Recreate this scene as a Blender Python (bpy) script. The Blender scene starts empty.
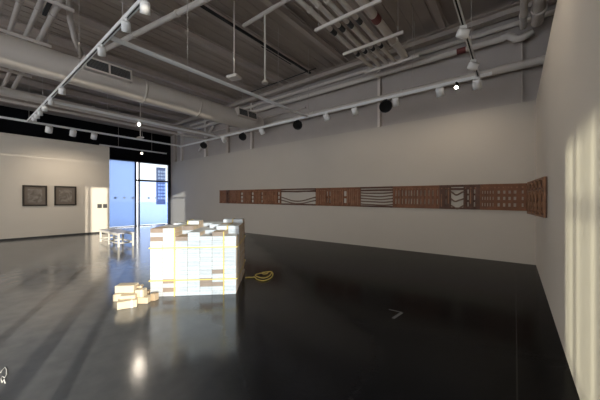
import bpy, bmesh, math, random
from mathutils import Vector, Matrix
random.seed(7)
S = bpy.context.scene
COL = S.collection
PI = math.pi

# ------------------------------------------------------------------ helpers
EYE = 1.6
DX, DY = -math.sin(math.radians(38.2)), math.cos(math.radians(38.2))   # view direction in the room
RX, RY = -DX * 0 + DY, -DX                                             # right-hand direction
FPX = 273.0

def ray(px, py):
    a, b = (px - 300) / FPX, (200 - py) / FPX
    return Vector((DX + a * RX, DY + a * RY, b))
def onX(px, py, x):
    r = ray(px, py); t = x / r.x
    return Vector((x, r.y * t, EYE + r.z * t))
def onY(px, py, y):
    r = ray(px, py); t = y / r.y
    return Vector((r.x * t, y, EYE + r.z * t))

class MB:
    """collects shapes into one mesh"""
    def __init__(self): self.bm = bmesh.new()
    def _new(self, verts, mi):
        fs = set()
        for v in verts:
            for f in v.link_faces: fs.add(f)
        for f in fs: f.material_index = mi
        return list(fs)
    def box(self, x0, x1, y0, y1, z0, z1, M=None, mi=0, bevel=0):
        r = bmesh.ops.create_cube(self.bm, size=1)
        m = Matrix.Translation(((x0 + x1) / 2, (y0 + y1) / 2, (z0 + z1) / 2)) @ Matrix.Diagonal((abs(x1 - x0), abs(y1 - y0), abs(z1 - z0), 1))
        if M is not None: m = M @ m
        bmesh.ops.transform(self.bm, matrix=m, verts=r['verts'])
        fs = self._new(r['verts'], mi)
        if bevel:
            es = set(e for f in fs for e in f.edges)
            bmesh.ops.bevel(self.bm, geom=list(es), offset=bevel, segments=1, affect='EDGES', profile=.5)
        return self
    def cyl(self, a, b, r0, r1=None, seg=14, mi=0, cap=True):
        a, b = Vector(a), Vector(b); d = b - a
        if r1 is None: r1 = r0
        r = bmesh.ops.create_cone(self.bm, cap_ends=cap, segments=seg, radius1=r0, radius2=r1, depth=d.length)
        m = Matrix.Translation((a + b) / 2) @ d.to_track_quat('Z', 'Y').to_matrix().to_4x4()
        bmesh.ops.transform(self.bm, matrix=m, verts=r['verts'])
        self._new(r['verts'], mi)
        return self
    def lathe(self, a, axis, prof, seg=20, mi=0):
        """prof: (distance along axis, radius) list"""
        q = Vector(axis).to_track_quat('Z', 'Y'); a = Vector(a); rings = []
        for (h, r) in prof:
            ring = []
            for k in range(seg):
                t = 2 * PI * k / seg
                ring.append(self.bm.verts.new(a + q @ Vector((r * math.cos(t), r * math.sin(t), h))))
            rings.append(ring)
        for i in range(len(rings) - 1):
            for k in range(seg):
                f = self.bm.faces.new((rings[i][k], rings[i][(k + 1) % seg], rings[i + 1][(k + 1) % seg], rings[i + 1][k]))
                f.material_index = mi; f.smooth = True
        f = self.bm.faces.new(list(reversed(rings[0]))); f.material_index = mi
        f = self.bm.faces.new(rings[-1]); f.material_index = mi
        return self
    def tube(self, pts, r, seg=8, mi=0, closed=False):
        pts = [Vector(p) for p in pts]; n = len(pts); rings = []; up = Vector((0, 0, 1)); last = None
        for i in range(n):
            p0 = pts[i - 1] if (i > 0 or closed) else pts[0]
            p1 = pts[(i + 1) % n] if (i < n - 1 or closed) else pts[-1]
            t = (p1 - p0).normalized()
            if last is None:
                u = t.cross(up) if abs(t.z) < .9 else t.cross(Vector((1, 0, 0)))
            else:
                u = last - t * last.dot(t)
            u.normalize(); last = u; v = t.cross(u)
            rings.append([self.bm.verts.new(pts[i] + u * (r * math.cos(2 * PI * k / seg)) + v * (r * math.sin(2 * PI * k / seg))) for k in range(seg)])
        m = n if closed else n - 1
        for i in range(m):
            A, B = rings[i], rings[(i + 1) % n]
            for k in range(seg):
                f = self.bm.faces.new((A[k], A[(k + 1) % seg], B[(k + 1) % seg], B[k])); f.smooth = True; f.material_index = mi
        if not closed:
            self.bm.faces.new(list(reversed(rings[0]))); self.bm.faces.new(rings[-1])
        return self
    def mesh(self, name, mats):
        bmesh.ops.recalc_face_normals(self.bm, faces=self.bm.faces)
        me = bpy.data.meshes.new(name); self.bm.to_mesh(me); self.bm.free()
        for m in (mats if isinstance(mats, (list, tuple)) else [mats]): me.materials.append(m)
        return me
    def build(self, name, mats, parent=None, loc=None):
        o = bpy.data.objects.new(name, self.mesh(name, mats)); COL.objects.link(o)
        if parent is not None: o.parent = parent
        if loc is not None: o.location = loc
        return o

def tag(o, label=None, cat=None, group=None, kind=None):
    if label: o['label'] = label
    if cat: o['category'] = cat
    if group: o['group'] = group
    if kind: o['kind'] = kind
    return o
def empty(name, loc=(0, 0, 0), rz=0.0, label=None, cat=None, group=None):
    o = bpy.data.objects.new(name, None); COL.objects.link(o)
    o.location = loc; o.rotation_euler = (0, 0, rz); o.empty_display_size = .1
    return tag(o, label, cat, group)
def struct(name, mb, mat, parent=None):
    o = mb.build(name, mat, parent)
    if parent is None: o['kind'] = 'structure'
    return o
def copy_tree(root, loc, rz, label, group=None):
    c = root.copy(); COL.objects.link(c); c.location = loc; c.rotation_euler = (0, 0, rz); c['label'] = label
    if group: c['group'] = group
    for ch in list(root.children):
        d = ch.copy(); COL.objects.link(d); d.parent = c
        for g in list(ch.children):
            e = g.copy(); COL.objects.link(e); e.parent = d
    return c

# ------------------------------------------------------------------ materials
def mat(name, col, rough=.6, metal=0., noise=0., scale=4., bump=0., bscale=40., spec=.5, emit=None, estr=0., detail=3):
    m = bpy.data.materials.new(name); m.use_nodes = True
    nt = m.node_tree; b = nt.nodes['Principled BSDF']
    b.inputs['Base Color'].default_value = (*col, 1); b.inputs['Roughness'].default_value = rough
    b.inputs['Metallic'].default_value = metal; b.inputs['Specular IOR Level'].default_value = spec
    tc = nt.nodes.new('ShaderNodeTexCoord')
    if noise:
        n = nt.nodes.new('ShaderNodeTexNoise'); n.inputs['Scale'].default_value = scale; n.inputs['Detail'].default_value = detail
        r = nt.nodes.new('ShaderNodeMapRange'); r.inputs[3].default_value = 1 - noise; r.inputs[4].default_value = 1 + noise
        x = nt.nodes.new('ShaderNodeVectorMath'); x.operation = 'SCALE'; x.inputs[0].default_value = col
        nt.links.new(tc.outputs['Object'], n.inputs['Vector']); nt.links.new(n.outputs['Fac'], r.inputs[0])
        nt.links.new(r.outputs[0], x.inputs['Scale']); nt.links.new(x.outputs[0], b.inputs['Base Color'])
    if bump:
        n = nt.nodes.new('ShaderNodeTexNoise'); n.inputs['Scale'].default_value = bscale
        u = nt.nodes.new('ShaderNodeBump'); u.inputs['Strength'].default_value = bump; u.inputs['Distance'].default_value = .01
        nt.links.new(tc.outputs['Object'], n.inputs['Vector']); nt.links.new(n.outputs['Fac'], u.inputs['Height'])
        nt.links.new(u.outputs[0], b.inputs['Normal'])
    if emit:
        b.inputs['Emission Color'].default_value = (*emit, 1); b.inputs['Emission Strength'].default_value = estr
    return m

M = {}
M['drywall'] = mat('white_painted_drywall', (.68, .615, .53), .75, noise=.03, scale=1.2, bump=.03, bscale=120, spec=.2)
M['back'] = mat('dimmed_painted_drywall', (.46, .415, .36), .75, noise=.03, scale=1.2, bump=.03, bscale=120, spec=.2)  # same drywall, colour darkened where less light reaches the back partition
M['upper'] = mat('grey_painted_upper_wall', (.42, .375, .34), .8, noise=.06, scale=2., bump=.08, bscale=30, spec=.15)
M['black'] = mat('black_paint', (.006, .006, .008), .8, noise=.1, spec=.1)
M['deck'] = mat('ceiling_deck_grey', (.40, .34, .29), .85, noise=.12, scale=1.2, spec=.1)
M['beam'] = mat('painted_beam', (.47, .405, .35), .75, noise=.06, spec=.2)
M['pipe'] = mat('painted_conduit', (.66, .60, .535), .5, noise=.06, scale=5, spec=.3)
M['pipe_dark'] = mat('dull_conduit', (.48, .43, .385), .6, noise=.08, scale=5, spec=.3)
M['duct'] = mat('painted_duct', (.58, .525, .47), .55, noise=.05, scale=1.5, spec=.3)
M['track'] = mat('white_track', (.75, .74, .72), .4, spec=.4)
M['slot'] = mat('dark_slot', (.02, .02, .02), .7)
M['head'] = mat('white_lamp_housing', (.82, .81, .79), .4, spec=.4)
M['blackhead'] = mat('black_lamp_housing', (.008, .008, .008), .5, spec=.3)
M['lens_off'] = mat('unlit_lens', (.5, .5, .48), .15)
M['lens'] = mat('lit_lens', (.9, .85, .75), .3, emit=(1, .86, .66), estr=6)
M['lens_hot'] = mat('bright_lens', (.9, .85, .75), .3, emit=(1, .93, .82), estr=60)
M['red'] = mat('red_marker', (.16, .03, .025), .5, noise=.1)
M['marker'] = mat('dark_marker', (.03, .03, .03), .5, noise=.1)
M['grille'] = mat('dark_grille', (.20, .19, .18), .6, noise=.1)
M['wood'] = mat('red_brown_wood', (.165, .068, .033), .6, noise=.6, scale=7, bump=.2, bscale=60, spec=.25, detail=6)
M['wood2'] = mat('dark_brown_wood', (.085, .040, .025), .6, noise=.6, scale=9, bump=.2, bscale=60, spec=.25, detail=6)
M['fret'] = mat('fret_wood', (.27, .14, .08), .6, noise=.5, scale=9, bump=.2, bscale=60, spec=.25, detail=6)
M['rope_w'] = mat('brown_cord', (.14, .085, .06), .8, noise=.3, scale=12)
M['frame'] = mat('dark_frame', (.035, .025, .018), .45, noise=.2, scale=20)
M['matboard'] = mat('taupe_mount', (.17, .14, .115), .8, noise=.05)
M['plaque'] = mat('grey_plaque', (.06, .06, .06), .5)
M['bench'] = mat('pale_wood', (.74, .70, .62), .5, noise=.08, scale=9)
M['benchtop'] = mat('pale_seat_board', (.62, .60, .60), .45, noise=.05, scale=6)
M['kraft'] = mat('kraft_board', (.62, .47, .33), .75, noise=.35, scale=14, detail=6)
M['kraft_end'] = mat('kraft_end', (.30, .235, .19), .75, noise=.12, scale=20)
M['pack'] = mat('buff_pack', (.68, .58, .42), .65, noise=.16, scale=16)
M['pack2'] = mat('tan_pack', (.52, .40, .27), .65, noise=.16, scale=16)
M['tape'] = mat('pale_tape', (.85, .8, .7), .35)
M['strap'] = mat('yellow_strap', (.80, .62, .16), .5)
M['mullion'] = mat('dark_mullion', (.02, .024, .035), .4, spec=.4)
M['base'] = mat('dark_baseboard', (.03, .028, .027), .6)
M['grey_mark'] = mat('pale_floor_mark', (.13, .13, .125), .8)
M['tower'] = mat('blue_grey_render', (.07, .09, .17), .8, noise=.05)
M['towerwin'] = mat('pale_window', (.30, .36, .48), .3)
M['paving'] = mat('pale_paving', (.78, .78, .78), .8, noise=.08, scale=.4)
M['dots'] = mat('grey_dot_film', (.22, .28, .38), .6)

# printed white carton end: fine rows of print, procedural
def printed():
    m = bpy.data.materials.new('printed_white_carton'); m.use_nodes = True
    nt = m.node_tree; b = nt.nodes['Principled BSDF']; b.inputs['Roughness'].default_value = .55
    b.inputs['Specular IOR Level'].default_value = .3
    tc = nt.nodes.new('ShaderNodeTexCoord'); oi = nt.nodes.new('ShaderNodeObjectInfo')
    mp = nt.nodes.new('ShaderNodeMapping'); mp.inputs['Scale'].default_value = (85, 85, 62)
    ad = nt.nodes.new('ShaderNodeVectorMath'); ad.operation = 'ADD'
    nt.links.new(tc.outputs['Object'], ad.inputs[0]); nt.links.new(oi.outputs['Random'], ad.inputs[1])
    nt.links.new(tc.outputs['Object'], mp.inputs['Vector'])
    br = nt.nodes.new('ShaderNodeTexBrick'); br.inputs['Scale'].default_value = 1
    n = nt.nodes.new('ShaderNodeTexNoise'); n.inputs['Scale'].default_value = 55; n.inputs['Detail'].default_value = 2
    nt.links.new(ad.outputs[0], n.inputs['Vector'])
    w = nt.nodes.new('ShaderNodeTexWave'); w.wave_type = 'BANDS'; w.bands_direction = 'Z'; w.inputs['Scale'].default_value = 13
    w.inputs['Distortion'].default_value = .4
    nt.links.new(tc.outputs['Object'], w.inputs['Vector'])
    mu = nt.nodes.new('ShaderNodeMath'); mu.operation = 'MULTIPLY'
    nt.links.new(w.outputs['Fac'], mu.inputs[0]); nt.links.new(n.outputs['Fac'], mu.inputs[1])
    cr = nt.nodes.new('ShaderNodeValToRGB'); cr.color_ramp.elements[0].position = .15; cr.color_ramp.elements[0].color = (.67, .69, .71, 1)
    cr.color_ramp.elements[1].position = .55; cr.color_ramp.elements[1].color = (.38, .44, .50, 1)
    nt.links.new(mu.outputs[0], cr.inputs[0])
    hs = nt.nodes.new('ShaderNodeHueSaturation'); mr = nt.nodes.new('ShaderNodeMapRange')
    mr.inputs[3].default_value = .88; mr.inputs[4].default_value = 1.05
    nt.links.new(oi.outputs['Random'], mr.inputs[0]); nt.links.new(mr.outputs[0], hs.inputs['Value'])
    nt.links.new(cr.outputs[0], hs.inputs['Color']); nt.links.new(hs.outputs[0], b.inputs['Base Color'])
    nt.nodes.remove(br); nt.nodes.remove(mp)
    return m
M['print'] = printed()
M['white_card'] = mat('white_card', (.74, .73, .70), .6, noise=.06, scale=10)

def floor_mat():
    m = bpy.data.materials.new('dark_sealed_concrete'); m.use_nodes = True
    nt = m.node_tree; b = nt.nodes['Principled BSDF']
    tc = nt.nodes.new('ShaderNodeTexCoord')
    n1 = nt.nodes.new('ShaderNodeTexNoise'); n1.inputs['Scale'].default_value = .55; n1.inputs['Detail'].default_value = 6
    n2 = nt.nodes.new('ShaderNodeTexNoise'); n2.inputs['Scale'].default_value = 5; n2.inputs['Detail'].default_value = 5
    for n in (n1, n2): nt.links.new(tc.outputs['Object'], n.inputs['Vector'])
    mix = nt.nodes.new('ShaderNodeMath'); mix.operation = 'MULTIPLY'
    nt.links.new(n1.outputs['Fac'], mix.inputs[0]); nt.links.new(n2.outputs['Fac'], mix.inputs[1])
    cr = nt.nodes.new('ShaderNodeValToRGB'); e = cr.color_ramp.elements
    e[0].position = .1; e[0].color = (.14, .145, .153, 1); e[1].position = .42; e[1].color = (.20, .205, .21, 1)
    nt.links.new(mix.outputs[0], cr.inputs[0])
    # sunlit grey painted into one side's colour; darker, less glossy past a soft diagonal
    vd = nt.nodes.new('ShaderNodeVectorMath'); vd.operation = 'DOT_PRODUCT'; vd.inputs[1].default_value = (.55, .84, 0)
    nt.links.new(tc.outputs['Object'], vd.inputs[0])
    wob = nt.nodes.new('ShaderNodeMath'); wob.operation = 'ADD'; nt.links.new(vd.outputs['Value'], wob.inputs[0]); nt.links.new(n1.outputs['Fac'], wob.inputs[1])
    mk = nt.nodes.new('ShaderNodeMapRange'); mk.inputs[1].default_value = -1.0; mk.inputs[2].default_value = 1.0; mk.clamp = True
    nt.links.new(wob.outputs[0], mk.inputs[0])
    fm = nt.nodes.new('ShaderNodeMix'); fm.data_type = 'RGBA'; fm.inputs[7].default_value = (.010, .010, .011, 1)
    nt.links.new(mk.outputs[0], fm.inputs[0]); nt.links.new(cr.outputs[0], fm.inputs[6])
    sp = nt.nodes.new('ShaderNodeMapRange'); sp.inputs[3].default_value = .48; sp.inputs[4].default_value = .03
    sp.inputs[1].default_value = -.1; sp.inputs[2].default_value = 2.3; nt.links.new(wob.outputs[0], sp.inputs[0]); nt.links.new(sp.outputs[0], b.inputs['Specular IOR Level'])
    # saw-cut control joint running away from the camera
    sx = nt.nodes.new('ShaderNodeSeparateXYZ'); nt.links.new(tc.outputs['Object'], sx.inputs[0])
    s = nt.nodes.new('ShaderNodeMath'); s.operation = 'SUBTRACT'; s.inputs[1].default_value = .015
    a = nt.nodes.new('ShaderNodeMath'); a.operation = 'ABSOLUTE'
    l = nt.nodes.new('ShaderNodeMath'); l.operation = 'LESS_THAN'; l.inputs[1].default_value = .006
    nt.links.new(sx.outputs['X'], s.inputs[0]); nt.links.new(s.outputs[0], a.inputs[0]); nt.links.new(a.outputs[0], l.inputs[0])
    mx = nt.nodes.new('ShaderNodeMix'); mx.data_type = 'RGBA'; mx.inputs[7].default_value = (.034, .033, .032, 1)
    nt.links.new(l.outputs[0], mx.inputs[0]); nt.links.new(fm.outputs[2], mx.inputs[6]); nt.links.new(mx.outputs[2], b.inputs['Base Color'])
    rr = nt.nodes.new('ShaderNodeMapRange'); rr.inputs[3].default_value = .10; rr.inputs[4].default_value = .19
    nt.links.new(n2.outputs['Fac'], rr.inputs[0]); nt.links.new(rr.outputs[0], b.inputs['Roughness'])
    u = nt.nodes.new('ShaderNodeBump'); u.inputs['Strength'].default_value = .22; u.inputs['Distance'].default_value = .003
    n3 = nt.nodes.new('ShaderNodeTexNoise'); n3.inputs['Scale'].default_value = 38
    nt.links.new(tc.outputs['Object'], n3.inputs['Vector']); nt.links.new(n3.outputs['Fac'], u.inputs['Height'])
    nt.links.new(u.outputs[0], b.inputs['Normal'])
    return m
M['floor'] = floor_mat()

def pane(name, tint, gloss=.06):
    m = bpy.data.materials.new(name); m.use_nodes = True; nt = m.node_tree; nt.nodes.clear()
    o = nt.nodes.new('ShaderNodeOutputMaterial'); t = nt.nodes.new('ShaderNodeBsdfTransparent'); t.inputs[0].default_value = (*tint, 1)
    g = nt.nodes.new('ShaderNodeBsdfGlossy'); g.inputs['Roughness'].default_value = .02
    x = nt.nodes.new('ShaderNodeMixShader'); x.inputs[0].default_value = gloss
    nt.links.new(t.outputs[0], x.inputs[1]); nt.links.new(g.outputs[0], x.inputs[2]); nt.links.new(x.outputs[0], o.inputs[0])
    return m
M['clear'] = pane('clear_glass', (.95, .96, .97))
M['blue'] = pane('blue_tinted_glass', (.50, .58, .74))
M['pale_blue'] = pane('pale_blue_glass', (.54, .575, .61))
M['tinted'] = pane('grey_tinted_glass', (.80, .86, .92))
def frosted():
    m = bpy.data.materials.new('frosted_blue_glass'); m.use_nodes = True; nt = m.node_tree; nt.nodes.clear()
    o = nt.nodes.new('ShaderNodeOutputMaterial'); t = nt.nodes.new('ShaderNodeBsdfTranslucent'); t.inputs[0].default_value = (.27, .39, .66, 1)
    p = nt.nodes.new('ShaderNodeBsdfTransparent'); p.inputs[0].default_value = (.09, .13, .22, 1)
    x = nt.nodes.new('ShaderNodeMixShader'); x.inputs[0].default_value = .45
    nt.links.new(t.outputs[0], x.inputs[1]); nt.links.new(p.outputs[0], x.inputs[2]); nt.links.new(x.outputs[0], o.inputs[0])
    return m
M['frosted'] = frosted()

def artwork(name, seed):
    m = bpy.data.materials.new(name); m.use_nodes = True; nt = m.node_tree; b = nt.nodes['Principled BSDF']; b.inputs['Roughness'].default_value = .6
    tc = nt.nodes.new('ShaderNodeTexCoord'); mp = nt.nodes.new('ShaderNodeMapping'); mp.inputs['Location'].default_value = (seed, seed * 2, 0)
    w = nt.nodes.new('ShaderNodeTexNoise'); w.inputs['Scale'].default_value = 3.2; w.inputs['Detail'].default_value = 5; w.inputs['Distortion'].default_value = 2.2
    cr = nt.nodes.new('ShaderNodeValToRGB'); e = cr.color_ramp.elements
    e[0].position = .38; e[0].color = (.14, .115, .095, 1); e[1].position = .68; e[1].color = (.27, .235, .20, 1)
    nt.links.new(tc.outputs['Object'], mp.inputs[0]); nt.links.new(mp.outputs[0], w.inputs['Vector'])
    nt.links.new(w.outputs['Fac'], cr.inputs[0]); nt.links.new(cr.outputs[0], b.inputs['Base Color'])
    return m

# ------------------------------------------------------------------ room shell
ZC = 6.7           # underside of the deck
YB = 8.87          # face of the long back partition
XR = .41           # face of the right partition
XL = -15.75        # face of the left partition
XF = -18.2         # street front
YR = -9.0
ZP = 4.06
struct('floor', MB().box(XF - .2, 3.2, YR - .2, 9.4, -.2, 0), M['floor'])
# ceiling: ribbed deck
cb = MB().box(XF - .2, 3.2, YR - .2, 9.4, ZC + .06, ZC + .26)
x = XF
while x < 3.0:
    cb.box(x, x + .16, YR, 9.1, ZC + .045, ZC + .07); x += .30
struct('ceiling', cb, M['deck'])
n_trim = 0
def trim(mb, m):
    global n_trim
    n_trim += 1
    return struct('trim_%d' % n_trim, mb, m)
for bx in (-16.2, -14.6, -12.9, -11.2, -9.4, -7.7, -6.3, -4.8, -3.2, -1.6, 0.3):      # beams under the deck
    trim(MB().box(bx - .07, bx + .07, YR, 9.1, ZC - .025, ZC).box(bx - .02, bx + .02, YR, 9.1, ZC - .22, ZC).box(bx - .08, bx + .08, YR, 9.1, ZC - .24, ZC - .215), M['beam'])
trim(MB().box(XF, 1.1, 8.72, 8.95, ZC - .38, ZC - .24).box(XF, 1.1, 8.60, 8.72, ZC - .25, ZC - .24), M['beam'])
trim(MB().box(XF + .05, XF + .75, YR, 9.0, 5.85, ZC - .24), M['deck'])                 # soffit above the black front

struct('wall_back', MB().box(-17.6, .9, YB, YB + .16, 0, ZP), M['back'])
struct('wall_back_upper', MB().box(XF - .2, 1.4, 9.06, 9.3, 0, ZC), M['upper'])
struct('wall_right', MB().box(XR, XR + .16, 2.2, YB, 0, ZP), M['drywall'])
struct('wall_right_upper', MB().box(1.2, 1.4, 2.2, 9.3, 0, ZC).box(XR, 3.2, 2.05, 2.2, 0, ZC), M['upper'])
struct('wall_left', MB().box(XL - .2, XL, -3.8, 4.78, 0, 4.24), M['drywall'])
struct('baseboard_left', MB().box(XL, XL + .012, -3.8, 4.78, 0, .07), M['base'])
struct('wall_rear', MB().box(XF - .2, 3.2, YR - .2, YR, 5.6, ZC).box(XF - .2, XF + .6, YR - .2, YR, 0, 5.6).box(2.4, 3.2, YR - .2, YR, 0, 5.6), M['drywall'])
w4 = MB()  # rear wall glazing added to let in more sky light
for k in range(12):
    xx = XF + .6 + k * (2.4 - XF - .6) / 11
    w4.box(xx - .04, xx + .04, YR - .16, YR - .02, 0, 5.6)
for zz in (.03, 2.6, 5.57):
    w4.box(XF + .6, 2.4, YR - .14, YR - .04, zz - .03, zz + .03)
win4 = struct('added_rear_glazing', w4, bpy.data.materials['dark_mullion'])
MB().box(XF + .6, 2.4, YR - .1, YR - .09, .06, 5.54).build('clear_pane', M['clear'], win4)
# street front wall with the entrance glazing and a side window
GZ = 3.98
fw = MB().box(XF - .2, XF, YR, -8.5, 0, ZC).box(XF - .2, XF, -5.45, 4.6, 0, ZC).box(XF - .2, XF, 4.6, 9.06, GZ, ZC)
fw.box(XF - .2, XF, -8.5, -5.45, 3.3, ZC)
struct('wall_front', fw, M['black'])
# sun-side wall
sw = MB().box(3.0, 3.2, YR, -5.1, 0, ZC).box(3.0, 3.2, -.06, 2.2, 0, ZC).box(3.0, 3.2, -5.1, -.06, 5.55, ZC)
struct('wall_side', sw, M['drywall'])

# entrance glazing (window_1)
def ypx(px): return onX(px, 180, XF).y
w1 = MB()
ym = ypx(137.0); ye = 9.0; yz0 = 4.6
for (y0, y1) in ((yz0, yz0 + .06), (ym - .10, ym - .02), (ym + .10, ym + .16), (ye - .1, ye + .05)):
    w1.box(XF - .12, XF + .02, y0, y1, 0, GZ)
w1.box(XF - .12, XF + .02, yz0, ye, GZ - .06, GZ).box(XF - .12, XF + .02, yz0, ye, 0, .025)
zt = onX(152, 181, XF).z
w1.box(XF - .12, XF + .02, ym, ye, zt - .05, zt + .05)
win1 = struct('window_1', w1, M['mullion'])
fp = MB().box(XF - .06, XF - .045, yz0 + .05, ym - .05, .05, GZ - .05)
fp.bm.normal_update()
for f in fp.bm.faces: f.material_index = 1 if f.normal.x > .5 else 0
fp.build('frosted_pane', [M['clear'], M['frosted']], win1)
MB().box(XF - .06, XF - .045, ym + .13, ye - .05, .05, zt - .03).build('lower_pane', M['blue'], win1)
MB().box(XF - .06, XF - .045, ym + .13, ye - .05, zt + .03, GZ - .05).build('upper_pane', M['pale_blue'], win1)
dm = MB(); zd = onX(140, 198, XF).z
y = yz0 + .25
while y < ye - .2:
    if abs(y - ym) > .2: dm.box(XF - .044, XF - .040, y, y + .12, zd - .05, zd + .05)
    y += .46
dm.build('safety_dots', M['dots'], win1)
# sun-side glazing (window_2)
def yn(n): return (n - .427 * 3.0) / .904
w2 = MB()
for n, w in ((-3.17, .08), (-2.45, .05), (-1.7, .06), (-1.16, .11), (-.78, .045), (1.2, .05)):
    w2.box(2.98, 3.14, yn(n) - w / 2, yn(n) + w / 2, 0, 5.55)
w2.box(2.98, 3.14, -5.1, -.06, 0, .05).box(2.98, 3.14, -5.1, -.06, 5.50, 5.55)
win2 = struct('window_2', w2, M['mullion'])
MB().box(3.05, 3.06, yn(-3.17), yn(.2), .04, 5.51).build('clear_pane', M['clear'], win2)
MB().box(3.05, 3.06, yn(.2), yn(1.2), .04, 5.51).build('tinted_pane', M['tinted'], win2)
# side window far left, low light from it reaches the right wall (window_3)
w3 = MB(); random.seed(3)
for k, (yy, w) in enumerate(((-8.46, .08), (-7.9, .08), (-7.3, .05), (-6.95, .12), (-6.6, .05), (-6.38, .05), (-6.05, .12), (-5.72, .04), (-5.49, .08))):
    w3.box(XF - .12, XF - .02, yy - w / 2, yy + w / 2, 0, 3.3)
for zz in (1.2, 2.7):
    w3.box(XF - .1, XF - .04, -8.5, -5.45, zz - .04, zz + .04)
win3 = struct('window_3', w3, M['mullion'])
MB().box(XF - .08, XF - .07, -8.5, -5.45, .02, 3.28).build('clear_pane', M['clear'], win3)

# ------------------------------------------------------------------ outside
struct('added_sun_screen', MB().box(-30, XF - .3, 4.0, 4.4, -.2, 7), M['tower'])  # added unseen wall, keeps the reflected sun out of the entrance
struct('ground_outside', MB().box(-260, 200, -120, 160, -.4, -.21), M['paving'])
tp0, tp1 = onX(157.6, 200, -110), onX(165.5, 200, -110)
tw = empty('tower_block', (-110, (tp0.y + tp1.y) / 2, -.12), 0, 'narrow blue-grey tower with rows of windows, seen outside through the glass entrance', 'building')
hy = (tp1.y - tp0.y) / 2
ztop = onX(160, 167.5, -110).z
MB().box(-1.2, 0, -hy, hy, 0, ztop).box(-1.25, .06, -hy - .05, hy + .05, ztop - .2, ztop + .1).build('wall', M['tower'], tw)
for r_ in range(9):
    for c_ in range(3):
        z0 = 2.0 + r_ * (ztop - 2.6) / 9; yy = -hy + (c_ + .5) * 2 * hy / 3
        MB().box(-.05, .04, yy - hy * .24, yy + hy * .24, z0, z0 + (ztop - 2.6) / 9 * .62).build('window', M['towerwin'], tw)

# ------------------------------------------------------------------ ducts, pipes, conduits
dz0, dR, dX = 4.95, .35, -9.0
duct = empty('round_duct', (dX, 0, dz0), 0, 'large round off-white air duct running to the back wall under the ceiling', 'duct')
db = MB().cyl((0, YR + .1, 0), (0, 8.38, 0), dR, seg=40)
db.build('duct_body', M['duct'], duct)
for yy in (-1.0, .5, 3.6, 5.4):
    MB().lathe((0, yy, 0), (0, 1, 0), [(-.03, dR + .002), (-.03, dR + .012), (.03, dR + .012), (.03, dR + .002)], seg=40).build('seam_band', M['duct'], duct)
MB().lathe((0, 8.38, 0), (0, 1, 0), [(0, dR + .015), (.03, dR + .015), (.05, dR * .9), (.06, .02)], seg=40).build('end_cap', M['duct'], duct)
for i, (y0, y1) in enumerate(((2.05, 3.15), (6.95, 7.95))):
    # plenum box on the upper right shoulder of the duct, open face with dark louvres
    v = empty('grille_box', (0, 0, 0)); v.parent = duct
    Mx = Matrix.Translation((.27, (y0 + y1) / 2, .14)) @ Matrix.Rotation(math.radians(-8), 4, 'Y')
    L = (y1 - y0) / 2
    h = .17
    MB().box(-.05, .169, -L, L, -h, h, Mx).build('plenum', M['duct'], v)
    f = MB()
    f.box(.17, .19, -L, L, h - .045, h, Mx).box(.17, .19, -L, L, -h, -h + .045, Mx).box(.17, .19, -L, -L + .045, -h, h, Mx)
    f.box(.17, .19, L - .045, L, -h, h, Mx).box(.17, .19, -.022, .022, -h, h, Mx)
    f.build('grille_frame', M['pipe'], v)
    lv = MB().box(.165, .175, -L + .02, L - .02, -h + .02, h - .02, Mx)
    lv.build('louvre_back', M['slot'], v)
    lv = MB()
    for k in range(8):
        zz = -h + .05 + k * (2 * h - .1) / 7
        lv.box(.172, .184, -L + .025, L - .025, zz - .006, zz + .006, Mx)
    lv.build('louvre', M['grille'], v)

def conduit(name, a, b, r, m, label, cat, group=None, clamps=()):
    a, b = Vector(a), Vector(b); d = (b - a).normalized()
    o = empty(name, a, 0, label, cat, group)
    MB().cyl((0, 0, 0), b - a, r, seg=16).build('tube', M[m], o)
    for t in clamps:
        c = (b - a) * t
        MB().cyl(c - d * .035, c + d * .035, r * 1.25, seg=16).build('coupling', M[m], o)
    return o
EMT = 'white conduits in the hung rack'
pcols = [-3.56, -3.33, -3.10, -2.87]
for i, xx in enumerate(pcols):
    o = conduit('conduit', (xx, 3.0, 5.80), (xx, 8.35, 5.80), .055, 'pipe',
                ['leftmost white conduit of the hung rack before the back wall', 'second conduit from the left in the hung rack before the back wall',
                 'third conduit from the left in the hung rack before the back wall', 'fourth conduit from the left, beside the thick red-marked pipe in the rack'][i], 'pipe', EMT, (.35, .8))
    for yy in (5.85, 7.2):
        MB().cyl((0, yy - 3.0 - .1, 0), (0, yy - 3.0 + .12, 0), .0585, seg=16).build('pipe_marker', M['marker'], o)
o = conduit('pipe', (-2.55, 3.0, 5.84), (-2.55, 8.35, 5.84), .10, 'pipe', 'thick white pipe with red marker at the right of the hung conduit rack', 'pipe', None, (.8,))
MB().cyl((0, 2.95, 0), (0, 3.2, 0), .104, seg=16).build('pipe_marker', M['red'], o)
for i, yy in enumerate((5.42, 6.8, 8.2)):
    s = empty('strut', (-2.97, yy, 5.70), 0, ['nearest white cross strut carrying the hung conduit rack', 'middle white cross strut carrying the hung conduit rack', 'farthest white cross strut of the hung conduit rack, by the back wall'][i], 'strut', 'cross struts under the hung conduit rack')
    MB().box(-.83, .83, -.025, .025, -.035, .035).build('channel', M['pipe'], s)
    for xx in (-.72, .70):
        MB().cyl((xx, 0, 0), (xx, 0, ZC - 5.64), .008, seg=8).build('threaded_rod', M['pipe_dark'], s)

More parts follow.
